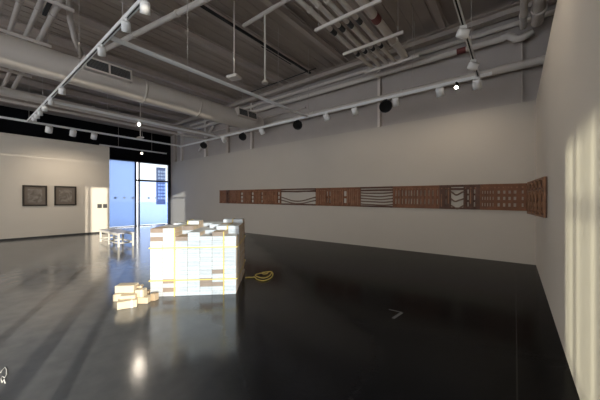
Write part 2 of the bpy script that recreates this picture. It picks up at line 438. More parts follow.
LEFTR = 'conduits passing over the round duct'
for i, yy in enumerate((.62, .87, 1.15, 1.40)):
    conduit('conduit', (-2.5, yy, 5.80), (-15.2, yy, 5.80), .05 if i < 3 else .06, 'pipe_dark',
            ['first grey conduit from the left crossing over the round duct', 'second grey conduit from the left crossing over the round duct', 'third grey conduit from the left crossing over the round duct',
             'rightmost and thickest grey conduit crossing over the round duct'][i], 'pipe', LEFTR, (.45, .75))
for i, xx in enumerate((-7.5, -9.7, -12.6)):
    s = empty('strut', (xx, 1.0, 5.685), 0, ['grey cross strut under the left conduits, in front of the round duct', 'grey cross strut under the left conduits, just above the round duct', 'grey cross strut under the left conduits, beyond the round duct'][i], 'strut', 'cross struts under the left conduits')
    MB().box(-.025, .025, -.7, .62, -.03, .03).build('channel', M['pipe'], s)
    for y2 in (-.62, .55):
        MB().cyl((0, y2, 0), (0, y2, ZC - 5.63), .008, seg=8).build('threaded_rod', M['pipe_dark'], s)
tag(MB().box(-9.6, -4.6, 1.42, 1.50, ZC - .32, ZC - .25).build('cable_tray', M['slot']), 'black cable tray under the deck, left of the near lighting track', 'tray')
tag(MB().box(-6.14, -6.08, 3.6, 8.4, ZC - .31, ZC - .25).build('cable_tray', M['slot']), 'long thin black cable tray under the deck behind the hanging rods', 'tray')
qa, qb = onY(250, 92.3, 8.0), onY(316, 68.3, 8.0)
conduit('conduit', qa, qb, .016, 'slot', 'thin black conduit slanting up under the deck, right of the round duct end', 'pipe', None)
qc = onY(303, 73, 8.0); conduit('conduit', (qc.x, 5.9, qc.z + .05), (qc.x, 7.3, qc.z + .05), .016, 'slot', 'short black conduit under the deck beside the hung conduit rack', 'pipe', None)
# flexible drop into the duct
fd = [(-7.7, 1.60, 6.6), (-7.9, 1.62, 6.2), (-8.15, 1.68, 5.85), (-8.5, 1.85, 5.55), (-8.72, 2.02, 5.32)]
tag(MB().tube(fd, .06, 14).build('flexible_duct', M['pipe_dark']), 'curved grey flexible duct dropping onto the left end grille of the round duct', 'duct')
# pipes along Y on the far left, beyond the duct
conduit('pipe', (-12.6, YR + .1, 5.02), (-12.6, 8.5, 5.02), .12, 'duct', 'thick pale pipe parallel to the round duct, behind its lower edge', 'pipe', None, (.45, .7, .9))
conduit('pipe', (-13.25, YR + .1, 4.90), (-13.25, 8.5, 4.90), .045, 'pipe', 'thin pale pipe just above the far left lighting track', 'pipe', None, (.6, .8))
conduit('pipe', (-15.0, YR + .1, 5.55), (-15.0, 8.9, 5.55), .07, 'pipe', 'grey pipe along the top of the black front wall, right of the soffit', 'pipe', None, (.6, .8))
conduit('pipe', (-11.6, YR + .1, 5.62), (-11.6, 8.9, 5.62), .05, 'pipe_dark', 'dull grey pipe in shade high behind the round duct', 'pipe', None, (.6, .8))
# upper back wall pipes (along X)
conduit('pipe', (-16.9, 8.80, 5.78), (-.28, 8.80, 5.78), .075, 'pipe', 'long pale pipe high on the grey upper wall, ending at elbow with red marker', 'pipe', None, (.2, .4, .6, .8))
rm = bpy.data.objects['pipe.005'] if 'pipe.005' in bpy.data.objects else None
o = [q for q in COL.objects if q.get('label', '').endswith('elbow with red marker')][0]
pr = onY(461, 52, 8.72)
MB().cyl((pr.x + 16.9 - .11, 0, 0), (pr.x + 16.9 + .11, 0, 0), .08, seg=16).build('pipe_marker', M['red'], o)
MB().tube([(16.62, 0, 0), (16.75, -.02, .02), (16.86, -.02, -.06), (16.92, -.02, -.12), (17.05, -.02, -.13), (17.25, -.02, -.06)], .085, 14).build('elbow', M['pipe'], o)
conduit('pipe', (-13.0, 8.75, 4.96), (.62, 8.75, 4.96), .10, 'duct', 'thick pale pipe on the upper wall just behind the long lighting track', 'pipe', None, (.25, .5, .75))
conduit('pipe', (-15.5, 8.93, 6.12), (1.0, 8.93, 6.12), .06, 'pipe', 'pale pipe just under the beam at top of the grey upper wall', 'pipe', None, (.4, .7))
conduit('conduit', (-14.0, 9.0, 5.42), (-6.8, 9.0, 5.42), .03, 'pipe_dark', 'thin grey conduit on the upper wall between thick pipes, left half', 'pipe', None)
conduit('pipe', (.16, 3.0, 5.83), (.16, 8.62, 5.83), .07, 'pipe', 'thinner of two pipes running beside the right wall top', 'pipe', None, (.9,))
conduit('pipe', (.42, 3.0, 5.85), (.42, 8.62, 5.85), .12, 'pipe', 'thicker of two pipes running beside the right wall top', 'pipe', None, (.9,))
# verticals on the upper wall
def vert(px, w, z0, z1, label, name='wall_stud', m='pipe', y=9.0):
    p = onY(px, 130, y)
    tag(MB().box(p.x - w / 2, p.x + w / 2, y - .07, y + .055, z0, z1).build(name, M[m]), label, 'post', 'posts on the grey upper wall')
vert(175, .30, ZP, 6.3, 'leftmost pale post on the upper wall, beside the black front', m='beam')
vert(182, .14, ZP, 6.3, 'thin pale post second from the black front on the upper wall')
vert(206, .20, ZP, 6.3, 'pale post beside the diagonal brace on the upper wall')
vert(228, .22, ZP, 6.3, 'pale post under the free end of the round duct', m='beam')
vert(252, .12, ZP, 6.3, 'thin pale post right of the round duct end')
vert(379.5, .09, ZP, 6.0, 'lone pale post on the upper wall behind a black lamp')
vert(522, .035, ZP, 5.7, 'thin dark pole on the upper wall near the right corner', m='pipe_dark')
pa, pb = onY(199, 151, 8.9), onY(213, 126, 8.9)
tag(MB().cyl(pa, pb, .06).build('diagonal_brace', M['pipe']), 'short diagonal brace on the upper wall left of the round duct end', 'brace')
# diagonal pipe near the deck
conduit('pipe', (-10.4, 2.88, 6.30), (-4.2, 3.9, 6.30), .07, 'pipe', 'slanting pale pipe near the deck, meeting the long hung track from the left', 'pipe', None, (.3, .6))
conduit('pipe', (-5.9, 4.97, 6.42), (-2.9, 4.97, 6.42), .05, 'pipe', 'short pale pipe under the deck carrying the right hanging rod', 'pipe')
# hanging rods with little boxes
h1 = empty('hanging_sensor', (-5.66, 4.46, 4.74), 0, 'left hanging rod ending in a flat square box', 'pendant', 'hanging rods under the deck')
MB().cyl((0, 0, .04), (0, 0, ZC - 4.74), .017, seg=10).build('rod', M['pipe'], h1)
MB().box(-.15, .15, -.12, .12, -.03, .04, Matrix.Rotation(.3, 4, 'Z'), bevel=.008).build('flat_box', M['pipe'], h1)
h2 = empty('hanging_sensor', (-5.06, 4.97, 4.64), 0, 'right hanging rod ending in a small bell-shaped fitting', 'pendant', 'hanging rods under the deck')
MB().cyl((0, 0, .04), (0, 0, 1.76), .022, seg=10).build('rod', M['pipe'], h2)
MB().lathe((0, 0, -.04), (0, 0, 1), [(0, .085), (.05, .08), (.09, .03), (.12, .022)]).build('bell', M['pipe'], h2)
h3p = onX(139, 137, -13.7)
h3 = empty('hanging_rod', (-13.55, h3p.y, 4.50), 0, 'thin pale rod dropping onto the far left lighting track, by the lit spotlight', 'pendant', 'hanging rods under the deck')
MB().cyl((0, 0, 0), (0, 0, ZC - 4.44), .02, seg=10).build('rod', M['pipe'], h3)
MB().box(-.16, .16, -.1, .1, -.05, .0, bevel=.006).build('flat_box', M['pipe'], h3)

# ------------------------------------------------------------------ lighting tracks
ZT = 4.40
def track(a, b, label):
    a, b = Vector(a), Vector(b); L = (b - a).length
    o = empty('lighting_track', a, math.atan2(b.y - a.y, b.x - a.x), label, 'track', 'lighting tracks')
    MB().box(0, L, -.028, .028, .014, .045).box(0, L, -.028, -.014, -.02, .014).box(0, L, .014, .028, -.02, .014).build('rail', M['track'], o)
    MB().box(0.01, L - .01, -.0138, .0138, .002, .0138).build('conductor_slot', M['slot'], o)
    k = max(2, int(L / 3.2))
    for i in range(k):
        xx = L * (i + .5) / k
        if abs(L - 13.02) < .05: xx = (1.2, 4.2, 6.6, 10.4)[i]
        MB().cyl((xx, 0, .045), (xx, 0, ZC - ZT), .006, seg=6).build('suspension_rod', M['pipe_dark'], o)
    return o
track((-1.6 + .95, 1.65, ZT), (-13.67, 1.65, ZT), 'near lighting track sloping across the upper left, full of white spotlights')
track((-.65, 2.3, ZT), (-.65, 7.36, ZT), 'short-looking track with stepped spotlights at top right')
track((-13.9, 7.40, ZT), (-.4, 7.40, ZT), 'long lighting track along the back wall with black lamps')
track((-13.7, -4, ZT), (-13.7, 7.37, ZT), 'far left lighting track crossing in front of the black front wall')
track((-10.4, 1.68, ZT), (-10.4, 7.37, ZT), 'track under the round duct with one lit spotlight')
track((-5.5, 1.68, ZT), (-5.5, 7.37, ZT), 'bare track crossing the middle of the ceiling in front of the duct')
track((-16.6, 4.6, ZT), (-16.6, 8.0, ZT), 'short farthest track hanging before the glass entrance')

LIGHTS = []
HEADS = []
def make_head(loc, aim, size=1.0, lens='lens_off', name='track_spotlight', label='', group=None, body='head'):
    loc = Vector(loc); o = empty(name, (loc.x, loc.y, ZT - .02), 0, label, 'spotlight', group)
    d = Vector(aim).normalized()
    MB().box(-.05, .05, -.02, .02, -.035, .012, Matrix.Rotation(math.atan2(d.y, d.x) , 4, 'Z'), bevel=.004).build('adapter', M[body], o)
    MB().cyl((0, 0, -.03), (0, 0, -.075), .012, seg=10).build('stem', M[body], o)
    c = Vector((0, 0, -.062 - .055 * size))
    R, Ln = .072 * size, .17 * size
    hs = MB().lathe(c - d * Ln * .55, d, [(0, R * .75), (.015 * size, R * .92), (.03 * size, R), (Ln, R), (Ln, R * .86), (Ln - .02 * size, R * .84)], seg=22).build('housing', M[body], o)
    MB().lathe(c + d * (Ln * .45 - .018 * size), d, [(0, R * .80), (.006, R * .80)], seg=20).build('lens', M[lens], hs)
    return o, loc + Vector((0, 0, -.02)) + c + d * (Ln * .45 + .08)
def spot(p, d, power, col=(1, .87, .70), angle=95, parent=None, blend=1., r=.05):
    l = bpy.data.lights.new('lamp', 'SPOT'); l.energy = power; l.color = col; l.spot_size = math.radians(angle); l.spot_blend = blend; l.shadow_soft_size = r
    o = bpy.data.objects.new('lamp', l); COL.objects.link(o); o.location = p
    o.rotation_euler = Vector(d).to_track_quat('-Z', 'Y').to_euler()
    if parent is not None:
        o.parent = parent; o.matrix_parent_inverse = Matrix.Translation(parent.location).inverted()
    return o
def xpx(px, y): return onY(px, 120, y).x
def yat(px, x): return onX(px, 120, x).y

WALLW = 30
# near track (Y = 1.65)
g = 'white spotlights on the near left track'
near = [(143, 'largest white spotlight at the top edge, first of the near track'), (124, 'second spotlight down the near left track'), (99.5, 'third spotlight down the near left track, in front of the duct grille'),
        (60, 'fourth spotlight down the near left track, below the round duct'), (49, 'fifth spotlight down the near left track'), (42.5, 'sixth spotlight down the near left track'),
        (38, 'seventh spotlight down the near left track'), (35, 'eighth spotlight down the near left track'), (32, 'last spotlight, at far end of the near left track')]
for i, (px, lb) in enumerate(near):
    xx = xpx(px + 2, 1.65)
    make_head((xx, 1.65, ZT), (-.55, .25, -.8) if i < 3 else (-.4, .1, -.9), (.92, .88, .9, .95, .9, .9, .9, .9, .9)[i], 'lens_off', label=lb, group=g)
# far left track (X = -13.7): aimed at the left partition, lit
g = 'round spotlights on the far left track'
for px, lb in ((49, 'leftmost round spotlight on the far left track'), (73, 'middle round spotlight on the far left track'), (94, 'rightmost of three round spotlights on the far left track')):
    yy = yat(px, -13.7)
    o, p = make_head((-13.7, yy, ZT), (-.55, 0, -.83), 1.45, 'lens', label=lb, group=g)
    spot(p, (-2.05, 0, -2.3), WALLW * 1.7, parent=o)
# lamps that light the part of the left partition out of frame
# track under the duct, lit lamp
o, p = make_head((-10.4, yat(139, -10.4), ZT), (.83, -.33, -.45), .75, 'lens_hot', label='lit white spotlight glaring below the round duct, beside the hanging rod')
spot(p, (.83, -.33, -.45), 30, parent=o)
# farthest track
o, p = make_head((-16.6, yat(142, -16.6), ZT), (.6, -.5, -.62), .95, 'lens', label='tiny white spotlight on the farthest track before the glass entrance')
# right track (X = -.65)
g = 'white spotlights stepping down the right track'
for yy_, lb, lit in ((3.60, 'nearest white spotlight of the right track at the top edge', 0), (5.05, 'second white spotlight down the right track', 1), (6.4, 'third white spotlight down the right track, just above the corner lamp', 1)):
    o, p = make_head((-.65, yy_, ZT), (.86, .40, -.30), 1.0, 'lens', label=lb, group=g)
    spot(p, (.75, .1, -.8), (15, 6, 2)[int(yy_ > 4) + int(yy_ > 6)], angle=140, parent=o)  # fill lamp added in each head to brighten the right wall
# back track (Y = 7.4)
g = 'white spotlights on the long back track'
backw = [(224, 'small white spotlight at the left of the back track, between two black lamps'), (262, 'white spotlight on the back track below the duct end'), (326.5, 'white spotlight right of the middle black lamp on the back track'),
         (355, 'white spotlight just left of the largest black lamp on the back track'), (396, 'white spotlight just right of the largest black lamp on the back track'), (440, 'white spotlight left of the glaring lamp on the back track'),
         (477, 'corner white spotlight where the back and right tracks meet')]
for i, (px, lb) in enumerate(backw):
    xx = xpx(px, 7.4)
    o, p = make_head((xx, 7.4, ZT), (0, .62, -.78), 1.25 if px < 470 else 1.3, 'lens', label=lb, group=g)
    spot(p, (0, 1.45, -1.9), WALLW * (.12, .12, .15, .22, .35, .5, .5)[i], angle=130, parent=o)
o, p = make_head((xpx(457, 7.4), 7.4, ZT), (-.18, -.85, -.42), .62, 'lens_hot', label='black spotlight with glaring bulb facing the room on the back track', body='blackhead')
spot(p, (-.2, -.8, -.6), 10, parent=o)
# black lamps: big round shades
g = 'black round lamps on the long back track'
for px, sc, lb in ((203, .98, 'leftmost black round lamp on the back track, by the diagonal brace'), (242, .95, 'black round lamp on the back track under the duct end'), (297, 1.0, 'black round lamp on the back track, second from the right'), (385, 1.05, 'largest black round lamp on the back track, before the lone post')):
    b = empty('black_track_lamp', (xpx(px, 7.36), 7.4, ZT - .02), 0, lb, 'lamp', g)
    MB().box(-.05, .05, -.02, .02, -.035, .012, bevel=.004).build('adapter', M['blackhead'], b)
    MB().cyl((0, 0, -.03), (0, 0, -.08), .016, seg=10).build('stem', M['blackhead'], b)
    d = Vector((.30, -.55, -.52)).normalized(); c = Vector((0, 0, -.17)) * sc
    MB().lathe(c - d * .12, d, [(0, .05 * sc), (.02, .09 * sc), (.07, .15 * sc), (.13, .165 * sc), (.17, .165 * sc), (.17, .15 * sc), (.13, .145 * sc)], seg=26).build('shade', M['blackhead'], b)
    MB().tube([(.02, 0, -.07), (.10, 0, -.09), (.17 * sc, 0, -.16)], .01, 6).build('yoke', M['blackhead'], b)

# ------------------------------------------------------------------ carved frieze on the back wall
fz = empty('carved_frieze', (0, YB, 1.33), 0, 'long brown openwork wooden frieze with cord sections along the back wall', 'frieze')
fz.rotation_euler = (0, .008, 0)
FH = .69          # height
def fx(px): return onY(px, 195, YB).x
def cellgrid(xs, zs, holes, y0, y1, mb):
    """solid grid of cells except the holes; xs, zs sorted cut positions"""
    for i in range(len(xs) - 1):
        j = 0
        while j < len(zs) - 1:
            if (i, j) in holes: j += 1; continue
            k = j
            while k < len(zs) - 1 and (i, k) not in holes: k += 1
            mb.box(xs[i], xs[i + 1], y0, y1, zs[j], zs[k]); j = k
def panel(p0, p1, cols, rows, name='panel', m='wood', y=(-.034, -.012)):
    """cols: list of (px centre, px width); rows: list of (z0, z1) fractions of the height"""
    mb = MB(); X0, X1 = fx(p0), fx(p1)
    xs = [X0]; hc = []
    for (c, w) in sorted(cols):
        a, b = fx(c - w / 2), fx(c + w / 2)
        xs += [a, b]; hc.append(len(xs) - 2)
    xs.append(X1)
    zs = [0]; hr = []
    for (a, b) in rows: zs += [a * FH, b * FH]; hr.append(len(zs) - 2)
    zs.append(FH)
    cellgrid(xs, zs, {(i, j) for i in hc for j in hr}, y[0], y[1], mb)
    # raised mouldings
    for zz in (.012, FH - .05): mb.box(X0, X1, y[0] - .012, y[0] + .004, zz, zz + .038)
    for (c, w) in cols:
        mb.box(fx(c - w / 2) - .03, fx(c - w / 2) - .008, y[0] - .012, y[0] + .002, .06, FH - .06)
    # carved relief: thin upright fillets between the openings, and a dentil row
    rl = mb; xx = X0 + .06; rr = random.Random(int(p0 * 10)); yr = y[0] - .009
    spans = [(fx(c - w / 2) - .035, fx(c + w / 2) + .035) for (c, w) in cols]
    while xx < X1 - .05:
        if not any(a < xx < b for a, b in spans):
            z0 = rr.choice((.09, .09, .22)); z1 = rr.choice((.80, .80, .62))
            rl.box(xx - .011, xx + .011, yr, y[0] + .001, z0 * FH, z1 * FH, mi=1)
        rl.box(xx - .018, xx + .018, yr, y[0] + .001, .835 * FH, .885 * FH, mi=1)
        xx += rr.choice((.07, .085, .11))
    return mb.build(name, [M[m], M['fret']], fz)
R3 = [(.12, .30), (.38, .56), (.64, .80)]
R2 = [(.18, .42), (.54, .80)]
panel(220, 281.5, [(242.3, 2.3), (253, 2.0), (262.3, 1.2), (279.2, 1.6)], R3, m='wood')
panel(227, 230, [(228.5, .8)], R3, m='wood2', y=(-.05, -.03))
panel(316, 361, [(327.5, .9), (330.2, .9), (345.5, 2.6)], R2, m='wood')
panel(393, 439.5, [(396, .9), (399, 1.0), (402.5, .9), (406, 1.2), (409, .9), (411.5, 1.2), (414.5, .9), (417.5, 1.3), (421, .9), (425, 1.0), (429, .9), (433, .9), (437.5, .9)], R2, m='wood')
panel(439.5, 451, [(446, .6)], R2, m='wood2')
panel(463.5, 480, [(468, 1.6), (474.5, 1.5)], R3, m='wood2')
panel(480, 528, [(482.5, 1.0), (485, 1.0), (487.6, 1.0), (490.2, 1.0), (493, 1.0), (498.6, 2.4), (504.1, 2.3), (509.4, 2.3), (514.8, 2.6), (522.5, 1.8)], [(.14, .27), (.39, .51), (.63, .74)], m='wood')
# top and bottom boards of the open sections, and the cords
def opening(p0, p1, m='wood2', top=True, nc=5, amp=.05, seed=0, crossed=False):
    X0, X1 = fx(p0), fx(p1); rnd = random.Random(seed)
    MB().box(X0, X1, -.06, -.02, FH - .15, FH - .09).box(X0, X1, -.06, -.02, FH - .06, FH).build('top_board', M[m], fz)
    MB().box(X0, X1, -.06, -.02, 0, .05).build('bottom_board', M[m], fz)
    for k in range(nc):
        zb = .10 + k * (FH - .30) / max(1, nc - 1); ph = rnd.random() * 6; pts = []
        for i in range(25):
            t = i / 24; w = math.sin(PI * t)
            if crossed: z = (.60, .33, .20, .045)[k] - (.05, .17, .135, .0)[k] * math.sin(PI * t) ** 1.3
            else: z = zb - w * amp * 1.3 + amp * .5 * w * math.sin(6 * t + ph)
            pts.append((X0 + (X1 - X0) * t, -.045 + .008 * math.sin(8 * t + k), z))
        MB().tube(pts, .021, 8).build('cord', M['rope_w'], fz)
opening(281.5, 316, nc=4, amp=.06, seed=1, crossed=True)
opening(361, 393, nc=5, amp=.025, seed=2)
opening(451, 463.5, nc=3, amp=.05, seed=3)

# ornate corner pieces: pierced panel with rings and lozenges
def ornate(name, length, origin, rz, H, n, label):
    o = empty(name, origin, rz, label, 'panel', 'pierced corner panels')
    L = length
    MB().box(0, L, -.022, -.006, 0, H).build('backing', M['wood2'], o)
    y0, y1 = -.042, -.0221
    f = MB().box(0, L, y0, y1, H - .03, H).box(0, L, y0, y1, 0, .035).box(0, .04, y0, y1, .035, H - .03).box(L - .04, L, y0, y1, .035, H - .03)
    f.box(.04, L - .04, y0, y1, H * .70 - .014, H * .70 + .014)
    f.build('border', M['fret'], o)
    rg = MB(); ya = -.040
    for k in range(1, n):
        MB().box(L * k / n - .022, L * k / n + .022, y0 - .01, y1, .036, H * .70 - .015).build('mullion_bar', M['fret'], o)
    for k in range(n):
        cx = L * (k + .5) / n; w = L / n * .40; cz = H * .84
        rg.tube([(cx + w * math.cos(t * PI / 8), ya, cz + H * .10 * math.sin(t * PI / 8)) for t in range(16)], .015, 6, closed=True)
        rg.tube([(cx - w, ya, .06), (cx - w, ya, H * .45), (cx - w * .5, ya, H * .58), (cx, ya, H * .65), (cx + w * .5, ya, H * .58), (cx + w, ya, H * .45), (cx + w, ya, .06)], .014, 6)
        rg.tube([(cx, ya, .08), (cx + w * .8, ya, H * .22), (cx, ya, H * .38), (cx - w * .8, ya, H * .22)], .012, 6, closed=True)
    rg.build('tracery', M['fret'], o)
    return o
x528 = fx(528)
ornate('pierced_panel', XR - .06 - x528, (x528 + .005, YB, 1.285), 0, .745, 1, 'short dark pierced wooden panel ending the frieze on the back wall')
pc = ornate('pierced_panel', 1.72, (.245, 7.56, 1.315), math.radians(-84.6), .66, 5, 'pierced wooden panel with rings and arches standing off the right wall')
for zz in (.12, .52):
    MB().cyl((.06, -.006, zz), (.085, .155, zz), .012, seg=8).build('wall_bracket', M['wood2'], pc)

# ------------------------------------------------------------------ pictures and plaques on the left wall
def picture(px0, px1, pyt, pyb, label, seed):
    a, b = onX(px0, (pyt + pyb) / 2, XL), onX(px1, (pyt + pyb) / 2, XL)
    pm = (px0 + px1) / 2; zt, zb = onX(pm, pyt, XL).z, onX(pm, pyb, XL).z
    w, h = b.y - a.y, zt - zb
    o = empty('framed_picture', (XL, (a.y + b.y) / 2, (zt + zb) / 2), 0, label, 'picture', 'framed pictures on the left wall')
    f = MB(); t = .055
    f.box(.0, .05, -w / 2, w / 2, h / 2 - t, h / 2).box(.0, .05, -w / 2, w / 2, -h / 2, -h / 2 + t)
    f.box(.0, .05, -w / 2, -w / 2 + t, -h / 2 + t, h / 2 - t).box(.0, .05, w / 2 - t, w / 2, -h / 2 + t, h / 2 - t)
    f.build('frame', M['frame'], o)
    MB().box(.002, .02, -w / 2 + t, w / 2 - t, -h / 2 + t, h / 2 - t).build('mount', M['matboard'], o)
    MB().box(.02, .024, -w / 2 + t + .10, w / 2 - t - .10, -h / 2 + t + .09, h / 2 - t - .09).build('print', artwork('swirling_print', seed), o)
picture(22.3, 47, 185.4, 206, 'left and larger of two dark-framed taupe prints on the left wall', 1.3)
picture(54.2, 76.2, 186.2, 205.3, 'right and smaller of two dark-framed taupe prints on the left wall', 4.1)
for px0, px1, lb in ((97.3, 101.8, 'left small dark grey plaque on the sunlit end of the left wall'), (103, 107, 'right small dark grey plaque on the sunlit end of the left wall')):
    a, b = onX(px0, 206, XL), onX(px1, 206, XL); zt, zb = onX(102, 204, XL).z, onX(102, 208, XL).z
    tag(MB().box(XL, XL + .015, a.y, b.y, zb, zt, bevel=.003).build('wall_plaque', M['plaque']), lb, 'plaque', 'plaques at the end of the left wall')

# ------------------------------------------------------------------ bench
be = empty('bench', (-11.5, 3.70, 0), math.radians(-1), 'long pale wooden bench with open stretcher base, standing in the sun', 'bench')
BL, BW, BH = 2.0, .50, .48
sb = MB()
for k in range(4):
    sb.box(-BL / 2 - .02, BL / 2 + .02, -BW / 2 + k * BW / 4 + .004, -BW / 2 + (k + 1) * BW / 4 - .004, BH - .035, BH, bevel=.004)
sb.build('seat', M['benchtop'], be)
for xx in (-BL / 2 + .03, 0, BL / 2 - .03):
    for yy in (-BW / 2 + .03, BW / 2 - .03):
        MB().box(xx - .027, xx + .027, yy - .027, yy + .027, 0, BH - .035, bevel=.004).build('leg', M['bench'], be)
for yy in (-BW / 2 + .03, BW / 2 - .03):
    MB().box(-BL / 2 + .057, BL / 2 - .057, yy - .018, yy + .018, BH - .10, BH - .036).build('apron', M['bench'], be)
    MB().box(-BL / 2 + .057, BL / 2 - .057, yy - .016, yy + .016, .11, .155).build('stretcher', M['bench'], be)
for xx in (-BL / 2 + .03, 0, BL / 2 - .03):
    MB().box(xx - .016, xx + .016, -BW / 2 + .057, BW / 2 - .057, .11, .155).build('cross_stretcher', M['bench'], be)

# ------------------------------------------------------------------ the strapped stack of cartons
P0 = Vector((-4.73, 2.01, 0)); ANG = math.atan2(.97, 1.0)
U = Vector((math.cos(ANG), math.sin(ANG), 0)); V = Vector((-math.sin(ANG), math.cos(ANG), 0))
CW, CD, CH = .199, .355, .0705
NL = 13
ORD = ['first', 'second', 'third', 'fourth', 'fifth', 'sixth', 'seventh', 'eighth', 'ninth', 'tenth', 'eleventh', 'twelfth', 'thirteenth', 'fourteenth', 'fifteenth', 'sixteenth', 'seventeenth', 'eighteenth']
def carton_mesh(kind, seed):
    mb = MB(); hw, hd = CW / 2 - .0015, CD / 2 - .002
    mb.box(-hw, hw, -hd, hd, .0006, CH - .0006, bevel=.0025)
    mats = {'white': [M['print'], M['kraft'], M['white_card']], 'brown': [M['kraft_end'], M['kraft'], M['kraft']]}[kind]
    for f in mb.bm.faces:
        n = f.normal
        f.material_index = 1 if abs(n.x) > .8 else (2 if abs(n.z) > .8 else 0)
    me = mb.mesh('carton', mats)
    return me
cm = {'white': carton_mesh('white', 1), 'brown': carton_mesh('brown', 2)}
for me in cm.values():
    for p in me.polygons: p.material_index = 1 if abs(p.normal.x) > .8 else (2 if abs(p.normal.z) > .8 else 0)
extra = [[3, 3, 1, 2, 1, 2, 1],
         [3, 3, 3, 2, 2, 3, 3],
         [2, 3, 4, 2, 3, 3, 3],
         [3, 2, 3, 3, 3, 4, 4]]
brown = {(0, 1, 1), (0, 1, 3), (0, 4, 2), (0, 4, 3), (0, 5, 2), (0, 5, 5), (0, 0, 13), (0, 0, 15), (0, 2, 13), (0, 5, 14), (1, 2, 15), (2, 5, 15)}
rnd = random.Random(11)
def place_carton(r, c, l):
    k = 'brown' if (r, c, l) in brown else 'white'
    top = l >= NL
    if c == 6: where = 'at the right-hand corner'
    o = bpy.data.objects.new('carton', cm[k]); COL.objects.link(o)
    ju = rnd.uniform(-.0006, .0006); jv = rnd.uniform(-.004, .004)
    if r == 0 and not top: jv *= .5
    if c == 6 and r > 0: ju = rnd.uniform(-.0006, .012)
    a = ANG
    if top: a += rnd.uniform(-.0035, .0035)
    if r > 0: jv = rnd.uniform(-.0015, .0015)
    p = P0 + U * (CW * (c + .5) + ju) + V * (CD * (r + .5) + jv)
    o.location = (p.x, p.y, CH * l); o.rotation_euler = (0, 0, a)
    col = ('leftmost column', 'second column from left', 'third column from left', 'middle column', 'third column from right', 'second column from right', 'rightmost column')[c]
    word = 'brown carton' if k == 'brown' else ('white printed carton' if r == 0 else 'white-topped carton')
    if r == 0 and not top: lb = '%s in stack front, %s, %s layer from floor' % (word, col, ORD[l])
    elif r == 0: lb = '%s loose on stack top, front row, %s, %s layer' % (word, col, ORD[l])
    elif not top: lb = '%s on stack right side, %s row back, %s layer from floor' % (word.replace('white-topped', 'kraft-sided'), ORD[r], ORD[l])
    else: lb = '%s on stack top, %s row back, %s, %s layer' % (word, ORD[r], col, ORD[l])
    tag(o, lb, 'box', 'cartons in the strapped stack')
placed = set()
for c in range(7):
    for l in range(NL + extra[0][c]): placed.add((0, c, l))
for r in (1, 2, 3):
    for l in range(NL + extra[r][6]): placed.add((r, 6, l))
    for c in range(6):
        t = NL + extra[r][c]; front = NL + extra[r - 1][c]
        for l in range(min(t - 1, front), t): placed.add((r, c, l))
for k in sorted(placed): place_carton(*k)
core = MB(); Mc = Matrix.Translation(P0) @ Matrix.Rotation(ANG, 4, 'Z')
for r in (1, 2, 3):
    for c in range(6):
        for l in range(NL + extra[r][c]):
            if (r, c, l) not in placed:
                core.box(c * CW + .002, (c + 1) * CW - .002, r * CD + .004, (r + 1) * CD - .004, l * CH + .001, (l + 1) * CH - .001, Mc)
tag(core.build('carton_core', M['kraft']), 'inner kraft cartons hidden within the strapped white stack', 'boxes', kind='stuff')

# yellow straps round the stack
SW, SD = 7 * CW + .004, 4 * CD + .006
g = 'yellow straps round the carton stack'
def strap_ring(z, label):
    e = .012
    mb = MB()
    mb.box(-e, SW + e, -e - .004, -e, z - .008, z + .008, Mc).box(-e, SW + e, SD + e, SD + e + .004, z - .008, z + .008, Mc)
    mb.box(-e - .004, -e, -e - .004, SD + e + .004, z - .008, z + .008, Mc).box(SW + e + .006, SW + e + .010, -e - .004, SD + e + .004, z - .008, z + .008, Mc)
    mb.box(SW + e, SW + e + .010, -e - .004, -e, z - .008, z + .008, Mc).box(SW + e, SW + e + .010, SD + e, SD + e + .004, z - .008, z + .008, Mc)
    tag(mb.build('strap', M['strap']), label, 'strap', g)
strap_ring(.265, 'lower horizontal yellow strap round the carton stack')
strap_ring(.805, 'upper horizontal yellow strap round the carton stack')
def strap_vert(u, c0, c1, label):
    e = .017; pts = []
    def hgt(r): return CH * (NL + max(extra[r][c0], extra[r][c1])) + .003
    prof = [(-e, .001), (-e, hgt(0))]
    for r in range(4):
        if r: prof.append((CD * r - .004 if hgt(r) > hgt(r - 1) else CD * r + .004, hgt(r - 1))); prof.append((prof[-1][0], hgt(r)))
    prof += [(SD + e, hgt(3)), (SD + e, .001)]
    mb = MB()
    for (a, b) in zip(prof, prof[1:]):
        y0, y1 = min(a[0], b[0]), max(a[0], b[0]); z0, z1 = min(a[1], b[1]), max(a[1], b[1])
        mb.box(u - .008, u + .008, y0 - .002, y1 + .002, z0, z1 + .004, Mc)
    tag(mb.build('strap', M['strap']), label, 'strap', g)
strap_vert(2 * CW - .008, 1, 2, 'left vertical yellow strap round the carton stack')
strap_vert(6 * CW - .005, 5, 6, 'right vertical yellow strap round the carton stack')
